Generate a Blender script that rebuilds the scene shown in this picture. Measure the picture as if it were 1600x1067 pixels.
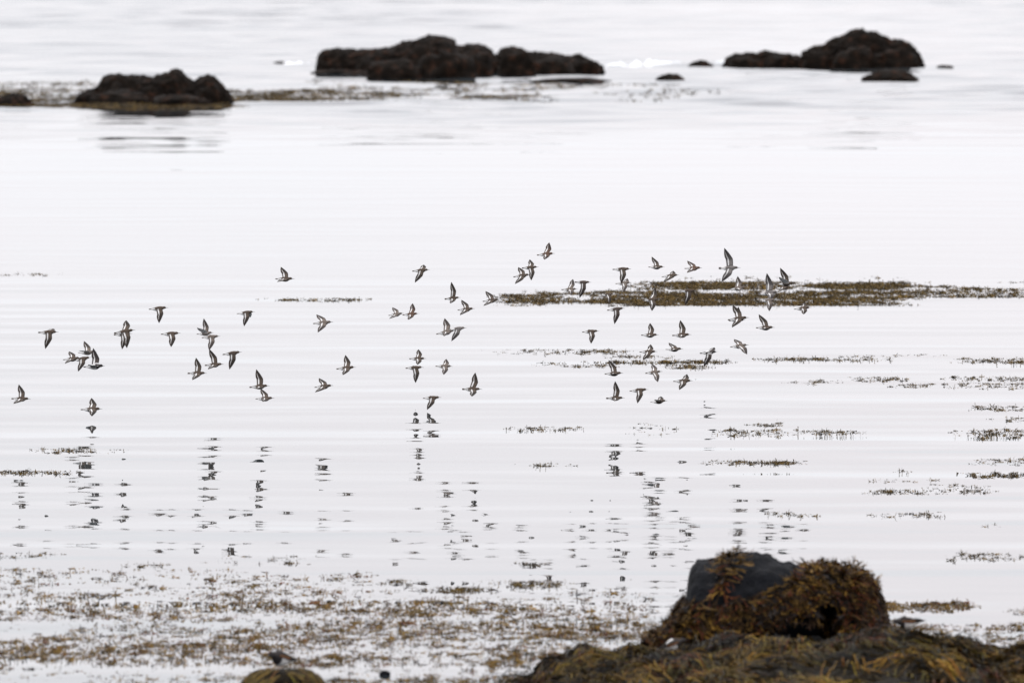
import bpy, bmesh, math, random
import numpy as np
from mathutils import Vector, Matrix, noise
from mathutils.bvhtree import BVHTree

random.seed(7)
rng = np.random.default_rng(7)
scene = bpy.context.scene
for o in list(bpy.data.objects):
    bpy.data.objects.remove(o)

# ------------------------------------------------------------------ camera
CAM_H = 5.3                    # metres above the water
LENS = 400.0                   # long telephoto on a full frame sensor
PITCH = math.atan(683.5 / (LENS / 36.0 * 1600))
cam_data = bpy.data.cameras.new("camera")
cam_data.sensor_width = 36.0
cam_data.lens = LENS
cam_data.clip_start = 1.0
cam_data.clip_end = 60000.0
cam_data.dof.use_dof = True
cam_data.dof.focus_distance = 117.0
cam_data.dof.aperture_fstop = 5.8
camera = bpy.data.objects.new("camera", cam_data)
camera.location = (0, 0, CAM_H)
camera.rotation_euler = (math.pi / 2 - PITCH, 0, 0)
scene.collection.objects.link(camera)
scene.camera = camera

# ------------------------------------------------------------------ sky, sun, exposure
SUN_EL, SUN_AZ = math.radians(52), math.radians(-35)     # azimuth from straight ahead, to the left
world = bpy.data.worlds.new("World")
scene.world = world
world.use_nodes = True
wn, wl = world.node_tree.nodes, world.node_tree.links
wn.clear()
w_out = wn.new("ShaderNodeOutputWorld")
w_bg = wn.new("ShaderNodeBackground")
sky = wn.new("ShaderNodeTexSky")
sky.sky_type = 'NISHITA'
sky.sun_disc = False
sky.sun_elevation = SUN_EL
sky.sun_rotation = SUN_AZ
sky.air_density = 1.0
sky.dust_density = 3.0
# overcast: an even pale cloud deck over the clear sky, with soft slow variation
w_co = wn.new("ShaderNodeTexCoord")
w_map = wn.new("ShaderNodeMapping")
w_map.inputs['Scale'].default_value = (1.2, 1.2, 5.0)
w_noise = wn.new("ShaderNodeTexNoise")
w_noise.inputs['Scale'].default_value = 2.2
w_noise.inputs['Detail'].default_value = 3
w_ramp = wn.new("ShaderNodeMapRange")
w_ramp.inputs['From Min'].default_value = 0.3
w_ramp.inputs['From Max'].default_value = 0.7
w_ramp.inputs['To Min'].default_value = 11.2
w_ramp.inputs['To Max'].default_value = 12.6
# cloud colour wanders between a faint pink and a faint blue
w_noise2 = wn.new("ShaderNodeTexNoise")
w_noise2.inputs['Scale'].default_value = 5.0
w_noise2.inputs['Detail'].default_value = 2
w_col = wn.new("ShaderNodeValToRGB")
w_col.color_ramp.elements[0].position = 0.35
w_col.color_ramp.elements[0].color = (0.985, 0.951, 0.994, 1)
w_col.color_ramp.elements[1].position = 0.65
w_col.color_ramp.elements[1].color = (0.942, 0.953, 1.0, 1)
wl.new(w_map.outputs['Vector'], w_noise2.inputs['Vector'])
wl.new(w_noise2.outputs['Fac'], w_col.inputs['Fac'])
# an overcast sky is brighter overhead than at the horizon
w_sep = wn.new("ShaderNodeSeparateXYZ")
wl.new(w_co.outputs['Generated'], w_sep.inputs[0])
w_grad = wn.new("ShaderNodeMapRange")
w_grad.inputs['From Min'].default_value = 0.0
w_grad.inputs['From Max'].default_value = 1.0
w_grad.inputs['To Min'].default_value = 1.0
w_grad.inputs['To Max'].default_value = 1.9
wl.new(w_sep.outputs['Z'], w_grad.inputs['Value'])
w_lum = wn.new("ShaderNodeMath")
w_lum.operation = 'MULTIPLY'
wl.new(w_ramp.outputs['Result'], w_lum.inputs[0])
wl.new(w_grad.outputs['Result'], w_lum.inputs[1])
w_tint = wn.new("ShaderNodeVectorMath")
w_tint.operation = 'SCALE'
wl.new(w_col.outputs['Color'], w_tint.inputs[0])
w_mix = wn.new("ShaderNodeMix")
w_mix.data_type = 'RGBA'
w_mix.inputs['Factor'].default_value = 0.9
wl.new(w_co.outputs['Generated'], w_map.inputs['Vector'])
wl.new(w_map.outputs['Vector'], w_noise.inputs['Vector'])
wl.new(w_noise.outputs['Fac'], w_ramp.inputs['Value'])
wl.new(w_lum.outputs[0], w_tint.inputs['Scale'])
wl.new(sky.outputs['Color'], w_mix.inputs['A'])
wl.new(w_tint.outputs['Vector'], w_mix.inputs['B'])
wl.new(w_mix.outputs['Result'], w_bg.inputs['Color'])
w_bg.inputs['Strength'].default_value = 0.1
wl.new(w_bg.outputs['Background'], w_out.inputs['Surface'])

sun_data = bpy.data.lights.new("sun", 'SUN')
sun_data.energy = 0.6
sun_data.angle = math.radians(25)
sun_data.color = (1.0, 0.96, 0.9)
sun = bpy.data.objects.new("sun", sun_data)
sun_dir = Vector((math.sin(SUN_AZ) * math.cos(SUN_EL), math.cos(SUN_AZ) * math.cos(SUN_EL), math.sin(SUN_EL)))
sun.rotation_euler = sun_dir.to_track_quat('Z', 'Y').to_euler()
sun.location = sun_dir * 300
scene.collection.objects.link(sun)

vs = scene.view_settings
vs.view_transform = 'Standard'
vs.look = 'None'
vs.exposure = 0.0
vs.gamma = 1.0
vs.use_curve_mapping = False
scene.render.resolution_x, scene.render.resolution_y = 1024, 682
scene.cycles.max_bounces = 6
scene.cycles.use_denoising = True

# ------------------------------------------------------------------ helpers
FPX = LENS / 36.0 * 1600
CP, SP = math.cos(PITCH), math.sin(PITCH)

def ray(u, v):
    x, y = (u - 800.0) / FPX, (533.5 - v) / FPX
    return Vector((x, CP + y * SP, y * CP - SP))

def ground(u, v, z=0.0):
    r = ray(u, v)
    return Vector((0, 0, CAM_H)) + r * ((z - CAM_H) / r.z)

def at_y(u, v, Y):
    r = ray(u, v)
    return Vector((0, 0, CAM_H)) + r * (Y / r.y)

def link(o):
    scene.collection.objects.link(o)
    return o

def tag(o, label=None, category=None, group=None, kind=None):
    for k, val in (("label", label), ("category", category), ("group", group), ("kind", kind)):
        if val:
            o[k] = val
    return o

def empty(name, loc):
    o = bpy.data.objects.new(name, None)
    o.location = loc
    o.empty_display_size = 0.1
    return link(o)

def mesh_obj(name, verts, faces, mat, parent=None, cols=None, smooth=True, loc=None):
    me = bpy.data.meshes.new(name)
    me.from_pydata([tuple(v) for v in verts], [], faces)
    if cols is not None:
        a = me.color_attributes.new("tint", 'FLOAT_COLOR', 'POINT')
        c = np.ones((len(verts), 4), dtype=np.float32)
        c[:, :3] = np.asarray(cols, dtype=np.float32)
        a.data.foreach_set("color", c.ravel())
    me.polygons.foreach_set("use_smooth", [smooth] * len(me.polygons))
    me.materials.append(mat)
    o = bpy.data.objects.new(name, me)
    if parent:
        o.parent = parent
    if loc is not None:
        o.location = loc
    return link(o)

def material(name):
    m = bpy.data.materials.new(name)
    m.use_nodes = True
    n, l = m.node_tree.nodes, m.node_tree.links
    return m, n, l, n["Principled BSDF"]

def tint_material(name, rough=0.6, spec=0.4, var=0.0, vscale=60.0, translucent=0.0):
    m, n, l, b = material(name)
    a = n.new("ShaderNodeAttribute")
    a.attribute_name = "tint"
    src = a.outputs['Color']
    if var:
        no = n.new("ShaderNodeTexNoise")
        no.inputs['Scale'].default_value = vscale
        no.inputs['Detail'].default_value = 4
        co = n.new("ShaderNodeTexCoord")
        l.new(co.outputs['Object'], no.inputs['Vector'])
        mr = n.new("ShaderNodeMapRange")
        mr.inputs['From Min'].default_value = 0.3
        mr.inputs['From Max'].default_value = 0.7
        mr.inputs['To Min'].default_value = 1 - var
        mr.inputs['To Max'].default_value = 1 + var
        l.new(no.outputs['Fac'], mr.inputs['Value'])
        sc = n.new("ShaderNodeVectorMath")
        sc.operation = 'SCALE'
        l.new(src, sc.inputs[0])
        l.new(mr.outputs['Result'], sc.inputs['Scale'])
        src = sc.outputs['Vector']
    l.new(src, b.inputs['Base Color'])
    b.inputs['Roughness'].default_value = rough
    b.inputs['Specular IOR Level'].default_value = spec
    return m

MAT_WEED = tint_material("wet_seaweed", rough=0.55, spec=0.05)
MAT_FEATHER = tint_material("plumage", rough=0.85, spec=0.15, var=0.22, vscale=55.0)

def rock_material(name, dark, light, scale, weed=None):
    m, n, l, b = material(name)
    co = n.new("ShaderNodeTexCoord")
    n1 = n.new("ShaderNodeTexNoise")
    n1.inputs['Scale'].default_value = scale
    n1.inputs['Detail'].default_value = 8
    n1.inputs['Roughness'].default_value = 0.65
    l.new(co.outputs['Object'], n1.inputs['Vector'])
    r = n.new("ShaderNodeValToRGB")
    r.color_ramp.elements[0].position = 0.32
    r.color_ramp.elements[0].color = (*dark, 1)
    r.color_ramp.elements[1].position = 0.72
    r.color_ramp.elements[1].color = (*light, 1)
    if weed:
        e = r.color_ramp.elements.new(0.55)
        e.color = (*weed, 1)
    l.new(n1.outputs['Fac'], r.inputs['Fac'])
    l.new(r.outputs['Color'], b.inputs['Base Color'])
    bp = n.new("ShaderNodeBump")
    bp.inputs['Strength'].default_value = 0.9
    bp.inputs['Distance'].default_value = 0.06 / (scale / 4)
    n2 = n.new("ShaderNodeTexNoise")
    n2.inputs['Scale'].default_value = scale * 4
    n2.inputs['Detail'].default_value = 6
    l.new(co.outputs['Object'], n2.inputs['Vector'])
    l.new(n2.outputs['Fac'], bp.inputs['Height'])
    l.new(bp.outputs['Normal'], b.inputs['Normal'])
    b.inputs['Roughness'].default_value = 0.8
    b.inputs['Specular IOR Level'].default_value = 0.08
    return m

MAT_FAR_ROCK = rock_material("weedy_far_rock", (0.004, 0.003, 0.0024), (0.06, 0.026, 0.015), 3.2, (0.011, 0.0075, 0.005))
MAT_STONE = rock_material("dark_basalt", (0.002, 0.0023, 0.003), (0.0115, 0.0125, 0.0155), 11.0)
MAT_REEF = rock_material("reef_under_weed", (0.006, 0.005, 0.003), (0.02, 0.014, 0.007), 8.0)

# ------------------------------------------------------------------ water
def water_material():
    m, n, l, b = material("calm_sea_water")
    b.inputs['Base Color'].default_value = (0.035, 0.045, 0.05, 1)
    b.inputs['Roughness'].default_value = 0.0
    b.inputs['IOR'].default_value = 1.333
    g = n.new("ShaderNodeNewGeometry")
    sep = n.new("ShaderNodeSeparateXYZ")
    l.new(g.outputs['Position'], sep.inputs[0])
    def wave(sx, sy, scale, detail, amp, rot=0.0):
        mp = n.new("ShaderNodeMapping")
        mp.inputs['Scale'].default_value = (sx, sy, 1)
        mp.inputs['Rotation'].default_value = (0, 0, rot)
        l.new(g.outputs['Position'], mp.inputs['Vector'])
        t = n.new("ShaderNodeTexNoise")
        t.inputs['Scale'].default_value = scale
        t.inputs['Detail'].default_value = detail
        t.inputs['Roughness'].default_value = 0.4
        l.new(mp.outputs['Vector'], t.inputs['Vector'])
        mu = n.new("ShaderNodeMath")
        mu.operation = 'MULTIPLY'
        mu.inputs[1].default_value = amp
        l.new(t.outputs['Fac'], mu.inputs[0])
        return mu.outputs[0]
    def add(a, c):
        s = n.new("ShaderNodeMath")
        s.operation = 'ADD'
        l.new(a, s.inputs[0])
        l.new(c, s.inputs[1])
        return s.outputs[0]
    def mul(a, c):
        s = n.new("ShaderNodeMath")
        s.operation = 'MULTIPLY'
        l.new(a, s.inputs[0])
        l.new(c, s.inputs[1])
        return s.outputs[0]
    ripple = add(wave(0.6, 1.0, 0.55, 0.5, RIPPLE, 0.10), wave(0.9, 1.0, 1.3, 1.0, 0.0016, -0.15))              # ripples a metre or so long, crests across the view
    swell = wave(0.40, 1.0, 0.16, 1.0, SWELL, 0.10)          # slow undulation
    far = wave(0.20, 1.0, 0.22, 1.5, FAR_RIPPLE, -0.06)      # livelier open water behind the rocks
    mr = n.new("ShaderNodeMapRange")
    mr.inputs['From Min'].default_value = 165
    mr.inputs['From Max'].default_value = 380
    mr.interpolation_type = 'SMOOTHSTEP'
    l.new(sep.outputs['Y'], mr.inputs['Value'])
    # gusts: patches where the surface is ruffled a little more
    gust = wave(0.05, 0.22, 1.0, 2.0, 1.0)
    gr = n.new("ShaderNodeMapRange")
    gr.inputs['From Min'].default_value = 0.35
    gr.inputs['From Max'].default_value = 0.65
    gr.inputs['To Min'].default_value = 0.3
    gr.inputs['To Max'].default_value = 1.4
    l.new(gust, gr.inputs['Value'])
    # the sheltered middle of the bay lies flatter
    calm = n.new("ShaderNodeMapRange")
    calm.inputs['From Min'].default_value = 125
    calm.inputs['From Max'].default_value = 175
    calm.inputs['To Min'].default_value = 1.0
    calm.inputs['To Max'].default_value = 0.22
    l.new(sep.outputs['Y'], calm.inputs['Value'])
    ripple = mul(ripple, calm.outputs['Result'])
    h = add(add(mul(ripple, gr.outputs['Result']), swell), mul(far, mr.outputs['Result']))
    bp = n.new("ShaderNodeBump")
    bp.inputs['Strength'].default_value = 1.0
    bp.inputs['Distance'].default_value = 1.0
    l.new(h, bp.inputs['Height'])
    l.new(bp.outputs['Normal'], b.inputs['Normal'])
    return m

RIPPLE, SWELL, FAR_RIPPLE = 0.033, 0.010, 0.02
MAT_WATER = water_material()

# low swells rising round the far rocks: (u0, u1, v, height, half length along the view)
SWELLS = [(330, 520, 106, 0.10, 1.8), (930, 1200, 104, 0.09, 1.6), (1440, 1640, 102, 0.06, 1.6),
          (40, 130, 114, 0.05, 1.5), (560, 640, 40, 0.07, 4.0)]

SWELLS = [(ground(a, v), ground(b, v), h, l) for a, b, v, h, l in SWELLS]

def water_height(x, y):
    h = 0.0
    for a, c, hh, hl in SWELLS:
        cx, wx, cy = (a.x + c.x) / 2, (c.x - a.x) / 2, a.y
        d = (y - cy - 0.6 * math.sin(x * 0.7)) / hl
        if abs(d) < 3:
            e = abs(x - cx) / wx
            fx = max(0.0, 1 - e ** 4) if e < 1 else 0.0
            h += hh * fx * math.exp(-d * d)
    return h

WAVE = 0.25                    # height range of the wavelets on the open water beyond the sheltered bay

SLICK = ground(240, 178)

def wavelets(x, y):
    a = min(1.0, max(0.0, (y - 236) / 52.0)) * min(1.0, max(0.0, (720 - y) / 30.0)) * min(1.0, max(0.0, (52 - abs(x)) / 8.0))
    if a <= 0:
        return 0.0
    sl = ((x - SLICK.x) / 2.8) ** 2 + ((y - SLICK.y) / 11.0) ** 2     # sheltered slick in front of the left rock
    a = a * (1 - 0.6 * math.exp(-sl))
    a = a * a * (3 - 2 * a) * (0.8 + 0.7 * noise.noise((x * 0.04, y * 0.025, 5)))
    n1 = noise.noise((x * 0.22 + y * 0.02, y * 0.42, 0.3))
    n2 = noise.noise((x * 0.5 - y * 0.05, y * 0.95, 4.1))
    return a * WAVE * (n1 + 0.38 * n2) * 0.6

def build_water():
    xs = [-12000, -3000, -800, -200, -90, -60] + [(-52 + i * 0.65) for i in range(161)] + [60, 90, 200, 800, 3000, 12000]
    ys = [-300, -50, 0, 40, 70, 100, 140, 180, 210, 228] + [234 + i * 0.36 for i in range(1350)] + [760, 1200, 3000, 8000, 30000]
    verts = [(x, y, (water_height(x, y) if 320 < y < 540 and abs(x) < 40 else 0.0) + (wavelets(x, y) if abs(x) <= 52 and 234 < y < 722 else 0.0)) for y in ys for x in xs]
    nx = len(xs)
    faces = [(j * nx + i, j * nx + i + 1, (j + 1) * nx + i + 1, (j + 1) * nx + i)
             for j in range(len(ys) - 1) for i in range(nx - 1)]
    w = mesh_obj("water", verts, faces, MAT_WATER)
    tag(w, "calm pale grey sea reflecting an overcast sky", "water", kind="structure")

build_water()

# ------------------------------------------------------------------ far rocks
def boulder(name, box, mat, parent=None, origin=None, depth=0.75, seed=0, squash=0.9, label=None, boxy=0.75, amp=0.22):
    """a weathered lump filling the pixel box (u0, u1, top row, waterline row), standing in the water"""
    u0, u1, vt, vb = box
    a, c = ground(u0, vb), ground(u1, vb)
    cx, cy = (a.x + c.x) / 2, (a.y + c.y) / 2
    wx = (c.x - a.x) / 2
    top = at_y((u0 + u1) / 2, vt, cy).z
    bm = bmesh.new()
    bmesh.ops.create_icosphere(bm, subdivisions=4, radius=1.0)
    off = Vector((seed * 3.7, seed * 1.9, seed * 5.3))
    asp = max(0.25, top / wx)
    for v in bm.verts:
        p = v.co.normalized()
        q = Vector([math.copysign(abs(t) ** boxy, t) for t in p])
        s = Vector((p.x, p.y, p.z * asp))
        d = noise.fractal(s * 1.7 + off, 0.9, 2.0, 4) * amp + (noise.noise(s * 4.5 + off) ** 2) * amp * 0.6 \
            - abs(noise.noise(s * 3.1 + off * 2)) * amp * 0.7 + abs(noise.noise(s * 9 + off)) * amp * 0.4 + noise.noise(s * 6 + off) * amp * 0.3 + noise.noise(s * 17 + off) * amp * 0.2
        q = q * (1 + d)
        v.co = Vector((q.x * wx, q.y * wx * depth, q.z * top))
    zmax = max(v.co.z for v in bm.verts)
    x0, x1 = min(v.co.x for v in bm.verts), max(v.co.x for v in bm.verts)
    for v in bm.verts:
        v.co.z *= top / zmax
        v.co.x = -wx + (v.co.x - x0) * 2 * wx / (x1 - x0)
    me = bpy.data.meshes.new(name)
    bm.to_mesh(me)
    bm.free()
    me.polygons.foreach_set("use_smooth", [True] * len(me.polygons))
    me.materials.append(mat)
    o = bpy.data.objects.new(name, me)
    base = Vector((cx, cy + wx * depth * 0.6, 0))
    if parent:
        o.parent = parent
        o.location = base - parent.location
    else:
        o.location = base
    if label:
        o["label"] = label
    return link(o)

def ridge(outline, row, parent, seed, depth=0.45):
    """continuous mass of rock whose crest follows the outline (pixel points) at the waterline row"""
    Y = ground(outline[0][0], row).y + 0.9
    pts = [at_y(u, v, Y) for u, v in outline]
    cum = [0]
    for a, b in zip(pts, pts[1:]):
        cum.append(cum[-1] + (b - a).length)
    N, M = 280, 56
    ss = np.linspace(0, cum[-1], N)
    px = np.interp(ss, cum, [p.x for p in pts])
    pz = np.interp(ss, cum, [p.z for p in pts])
    x0, x1 = px[0], px[-1]
    verts, faces = [], []
    for i in range(N):
        e_ = 2 * (px[i] - x0) / (x1 - x0) - 1
        half = 0.25 + depth * (x1 - x0) * 0.5 * max(0, 1 - abs(e_) ** 2.5) ** 0.5 * (0.75 + 0.5 * noise.noise((px[i] * 1.3, seed, 1)))
        for j in range(M):
            f = math.pi * j / (M - 1)
            c, sn = math.cos(f), math.sin(f)
            p = Vector((px[i], Y - half * math.copysign(abs(c) ** 0.8, c), -0.15 + (max(pz[i], 0) + 0.15) * sn ** 0.7))
            q = p * 1.5 + Vector((seed, 0, 0))
            d = (0.22 * noise.fractal(q, 1, 2, 4) - 0.14 * abs(noise.noise(q * 1.9)) + 0.05 * noise.noise(q * 5)) * min(1, abs(c) * 1.6)
            verts.append(p + Vector((0, -c, sn)) * (d * 0.8 + 0.07 * noise.noise(q * 3.3) + 0.05 * (0.3 - abs(noise.noise(q * 6.5))) + 0.035 * noise.noise(q * 13)) + Vector((0.05 * noise.noise(q * 5 + Vector((9, 9, 9))), 0, 0.035 * noise.noise(q * 6))) - parent.location)
    for i in range(N - 1):
        for j in range(M - 1):
            a = i * M + j
            faces.append((a, a + M, a + M + 1, a + 1))
    return mesh_obj("rock_mass", verts, faces, MAT_FAR_ROCK, parent)

def outcrop(boxes, label, group=None, seed=0, outline=None, row=None):
    us = [b[0] for b in boxes] + [b[1] for b in boxes]
    e = empty("rock_outcrop", ground((min(us) + max(us)) / 2, max(b[3] for b in boxes)))
    tag(e, label, "rock", group)
    if outline:
        ridge(outline, row, e, seed)
    for i, b in enumerate(boxes):
        boulder("boulder", b, MAT_FAR_ROCK, e, seed=seed + i)
    return e

FAR = "dark rocks far out in the water"
outcrop([(160, 205, 125, 164), (196, 262, 130, 165), (252, 300, 122, 164), (298, 352, 127, 164),
         (136, 240, 140, 166), (114, 176, 145, 165), (236, 330, 147, 167)],
        "long lumpy dark rock among floating weed at far left, knob on top", FAR, 3,
        [(110, 166), (118, 155), (125, 148), (140, 141), (155, 135), (160, 120), (175, 117), (200, 120), (225, 121), (240, 121), (248, 118), (262, 115), (267, 109),
         (275, 108), (283, 113), (290, 119), (297, 124), (303, 126), (310, 121), (322, 119), (335, 122), (345, 130), (355, 142), (362, 152), (367, 166)], 165)
outcrop([(500, 560, 84, 108), (560, 630, 82, 112), (626, 690, 70, 118), (568, 660, 92, 126),
         (648, 748, 82, 125), (712, 772, 79, 120), (775, 838, 80, 122), (818, 900, 90, 119), (880, 938, 92, 118),
         (484, 590, 109, 118)],
        "widest dark rock outcrop of many boulders, far out in the middle", FAR, 21,
        [(492, 118), (496, 95), (498, 85), (507, 79), (525, 76), (545, 78), (590, 78), (600, 76), (622, 71), (630, 66), (645, 65), (657, 61), (668, 56), (685, 57),
         (700, 61), (710, 63), (713, 71), (720, 73), (735, 70), (755, 71), (768, 79), (774, 87), (780, 79), (790, 74), (806, 75), (825, 81), (860, 85), (880, 87),
         (890, 88), (905, 86), (915, 90), (930, 97), (942, 106), (946, 118)], 117)
outcrop([(1252, 1310, 80, 107), (1300, 1370, 72, 108), (1360, 1436, 76, 108)],
        "tall dome shaped dark rock far out at right", FAR, 42,
        [(1248, 108), (1250, 95), (1253, 83), (1262, 79), (1272, 73), (1287, 71), (1300, 61), (1318, 57), (1328, 49), (1337, 45), (1352, 48), (1370, 51), (1385, 59),
         (1395, 63), (1410, 63), (1425, 71), (1437, 85), (1443, 98), (1446, 108)], 107)
outcrop([(1136, 1200, 89, 106), (1190, 1250, 86, 106)],
        "low dark rock touching the left foot of the tall dome shaped rock", FAR, 57,
        [(1129, 107), (1133, 98), (1140, 88), (1160, 85), (1185, 83), (1195, 80), (1215, 84), (1235, 86), (1250, 89), (1256, 107)], 106)
for box, lab, sd in [((-20, 54, 145, 168), "small rounded dark rock cut by the left edge of the picture", 61),
                     ((1073, 1116, 94, 106), "small dark rock in the white surf far out", 62),
                     ((1023, 1072, 115, 128), "small wedge shaped dark rock in front of the white surf", 63),
                     ((1344, 1437, 107, 128), "low dark rock in front of the tall dome shaped rock", 64),
                     ((1462, 1492, 102, 107), "tiny flat rock right of the tall dome shaped rock", 65),
                     ((424, 450, 96, 102), "tiny rock at the left end of the surf by the widest outcrop", 66),
                     ((822, 962, 122, 129), "flat low ledge in front of the widest outcrop's right end", 67)]:
    o = boulder("rock", box, MAT_FAR_ROCK, seed=sd, amp=0.2, boxy=1.05)
    tag(o, lab, "rock", FAR)

# ------------------------------------------------------------------ surf
def build_surf(u0, u1, v, top, seed, label):
    a, c = ground(u0, v), ground(u1, v)
    nx, ny = int((u1 - u0) / 1.2), 14
    L = c.x - a.x
    verts, faces = [], []
    for i in range(nx + 1):
        s = i / nx
        x = a.x + L * s
        env = math.sin(math.pi * min(1, max(0, s))) ** 0.6
        h = top * env * max(0.12, 0.42 + 0.75 * noise.noise((x * 1.1, seed, 0.4)) + 0.55 * noise.noise((x * 4.1, seed, 4)))
        for j in range(ny + 1):
            t = j / ny
            y = a.y + (t - 0.5) * 2.6 * env + 0.4 * noise.noise((x * 0.6, seed, 9))
            z = h * math.sin(math.pi * t) ** 0.7 * (1 + 0.5 * noise.noise((x * 5, y * 4, seed))) + 0.01
            verts.append((x, y, z))
    for i in range(nx):
        for j in range(ny):
            p = i * (ny + 1) + j
            faces.append((p, p + ny + 1, p + ny + 2, p + 1))
    o = mesh_obj("surf_foam", verts, faces, MAT_FOAM)
    tag(o, label, "surf", kind="stuff")

def foam_material():
    m, n, l, b = material("white_foam")
    co = n.new("ShaderNodeTexCoord")
    no = n.new("ShaderNodeTexNoise")
    no.inputs['Scale'].default_value = 3.0
    no.inputs['Detail'].default_value = 5
    l.new(co.outputs['Object'], no.inputs['Vector'])
    r = n.new("ShaderNodeValToRGB")
    r.color_ramp.elements[0].position = 0.33
    r.color_ramp.elements[0].color = (0.4, 0.44, 0.46, 1)
    r.color_ramp.elements[1].position = 0.62
    r.color_ramp.elements[1].color = (0.92, 0.93, 0.93, 1)
    l.new(no.outputs['Fac'], r.inputs['Fac'])
    l.new(r.outputs['Color'], b.inputs['Base Color'])
    b.inputs['Roughness'].default_value = 0.9
    return m
MAT_FOAM = foam_material()
build_surf(938, 1082, 104, 0.30, 1.0, "white surf breaking right of the widest outcrop")
build_surf(1105, 1192, 104.5, 0.2, 2.0, "white surf breaking between the small rock and the tall rock")
build_surf(440, 508, 103, 0.24, 3.0, "white surf breaking left of the widest outcrop")

# ------------------------------------------------------------------ floating seaweed
GOLD, OLIVE, BROWN, DARK, RED, GREYB = (0.25, 0.148, 0.034), (0.155, 0.105, 0.034), (0.115, 0.064, 0.028), (0.026, 0.019, 0.013), (0.17, 0.06, 0.028), (0.07, 0.06, 0.05)

class Weed:
    def __init__(self):
        self.v, self.f, self.c = [], [], []
    def ribbon(self, pts, widths, side, c0, c1):
        """flat frond along pts; side = vectors across it"""
        b = len(self.v)
        n = len(pts)
        for i, (p, w, s) in enumerate(zip(pts, widths, side)):
            t = i / (n - 1)
            col = [c0[k] * (1 - t) + c1[k] * t for k in range(3)]
            self.v.append(p - s * (w / 2))
            self.v.append(p + s * (w / 2))
            self.c += [col, col]
            if i:
                q = b + 2 * i
                self.f.append((q - 2, q - 1, q + 1, q))
    def build(self, name, parent=None, label=None, category=None, origin=None):
        if origin is None:
            o = mesh_obj(name, self.v, self.f, MAT_WEED, parent, self.c)
        else:
            o = mesh_obj(name, [p - origin for p in self.v], self.f, MAT_WEED, parent, self.c)
            if not parent:
                o.location = origin
        return tag(o, label, category, kind="stuff")

def pick(cols, wts):
    c = random.choices(cols, wts)[0]
    k = random.uniform(0.7, 1.35)
    return (c[0] * k, c[1] * k, c[2] * k)

def float_plant(W, x, y, size, up, flat_len, cols, wts):
    """one floating wrack plant: fronds spread in the surface, their forked tips just breaking it"""
    zb = wavelets(x, y) + (0.012 if y > 240 else 0)
    tone = pick(cols, wts)
    ang = random.gauss(0, 0.7) + random.choice((0, math.pi))
    L = flat_len * random.uniform(0.4, 1.2) * size
    dx, dy = math.cos(ang), math.sin(ang)
    heap = random.random() < 0.16
    nb = random.randint(12, 20) if heap else random.randint(4, 9)
    for _ in range(nb):
        t = random.random()
        c = pick(cols, wts) if random.random() < 0.5 else tone
        p = Vector((x + dx * L * t + random.gauss(0, .012) * size, y + dy * L * t + random.gauss(0, .03) * size, zb - 0.004))
        a = ang + random.gauss(0, 0.8) + random.choice((0, math.pi))
        ln = random.uniform(0.012, 0.05) * size * (1.25 if heap else 1)
        el = random.uniform(0.5, 1.4) if random.random() < up * 0.24 else random.uniform(0.05, 0.4)
        d = Vector((math.cos(a) * math.cos(el), math.sin(a) * math.cos(el), math.sin(el)))
        roll = random.uniform(0.2, 1.4)
        sd = Vector((-math.sin(a), math.cos(a), 0)) * math.cos(roll) + Vector((0, 0, 1)) * math.sin(roll) * math.cos(el) + Vector((math.cos(a), math.sin(a), 0)) * math.sin(el)
        sd.normalize()
        w = random.uniform(0.005, 0.013) * size
        e = p + d * ln
        m = p + d * ln * 0.55 + Vector((0, 0, 0.004 * size * random.random()))
        if heap:
            p.z, m.z, e.z = p.z, m.z + 0.012 * size * random.random(), e.z + 0.012 * size * random.random()
        W.ribbon((p, m, e), (w * 0.6, w, w * 0.75), [sd] * 3, tone, c)
        if random.random() < 0.35:
            f = m + Vector((d.x * ln * 0.35 + random.gauss(0, .3) * ln, d.y * ln * 0.3, d.z * ln * 0.5 + 0.002))
            W.ribbon((m, f), (w * 0.8, w * 0.6), [sd] * 2, c, c)

THIN, SMALL = 0.9, 0.66
MIX_FORE = ([GOLD, OLIVE, BROWN, DARK, RED, GREYB], [2.8, 2.8, 2.8, 1.5, 0.5, 0.5])
MIX_MID = ([(0.20, 0.125, 0.035), (0.12, 0.085, 0.032), (0.08, 0.054, 0.027), (0.024, 0.019, 0.014)], [1.6, 3.0, 2.4, 1.6])
MIX_FAR = (MIX_MID[0], [0.8, 2.4, 3, 1.6])

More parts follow.
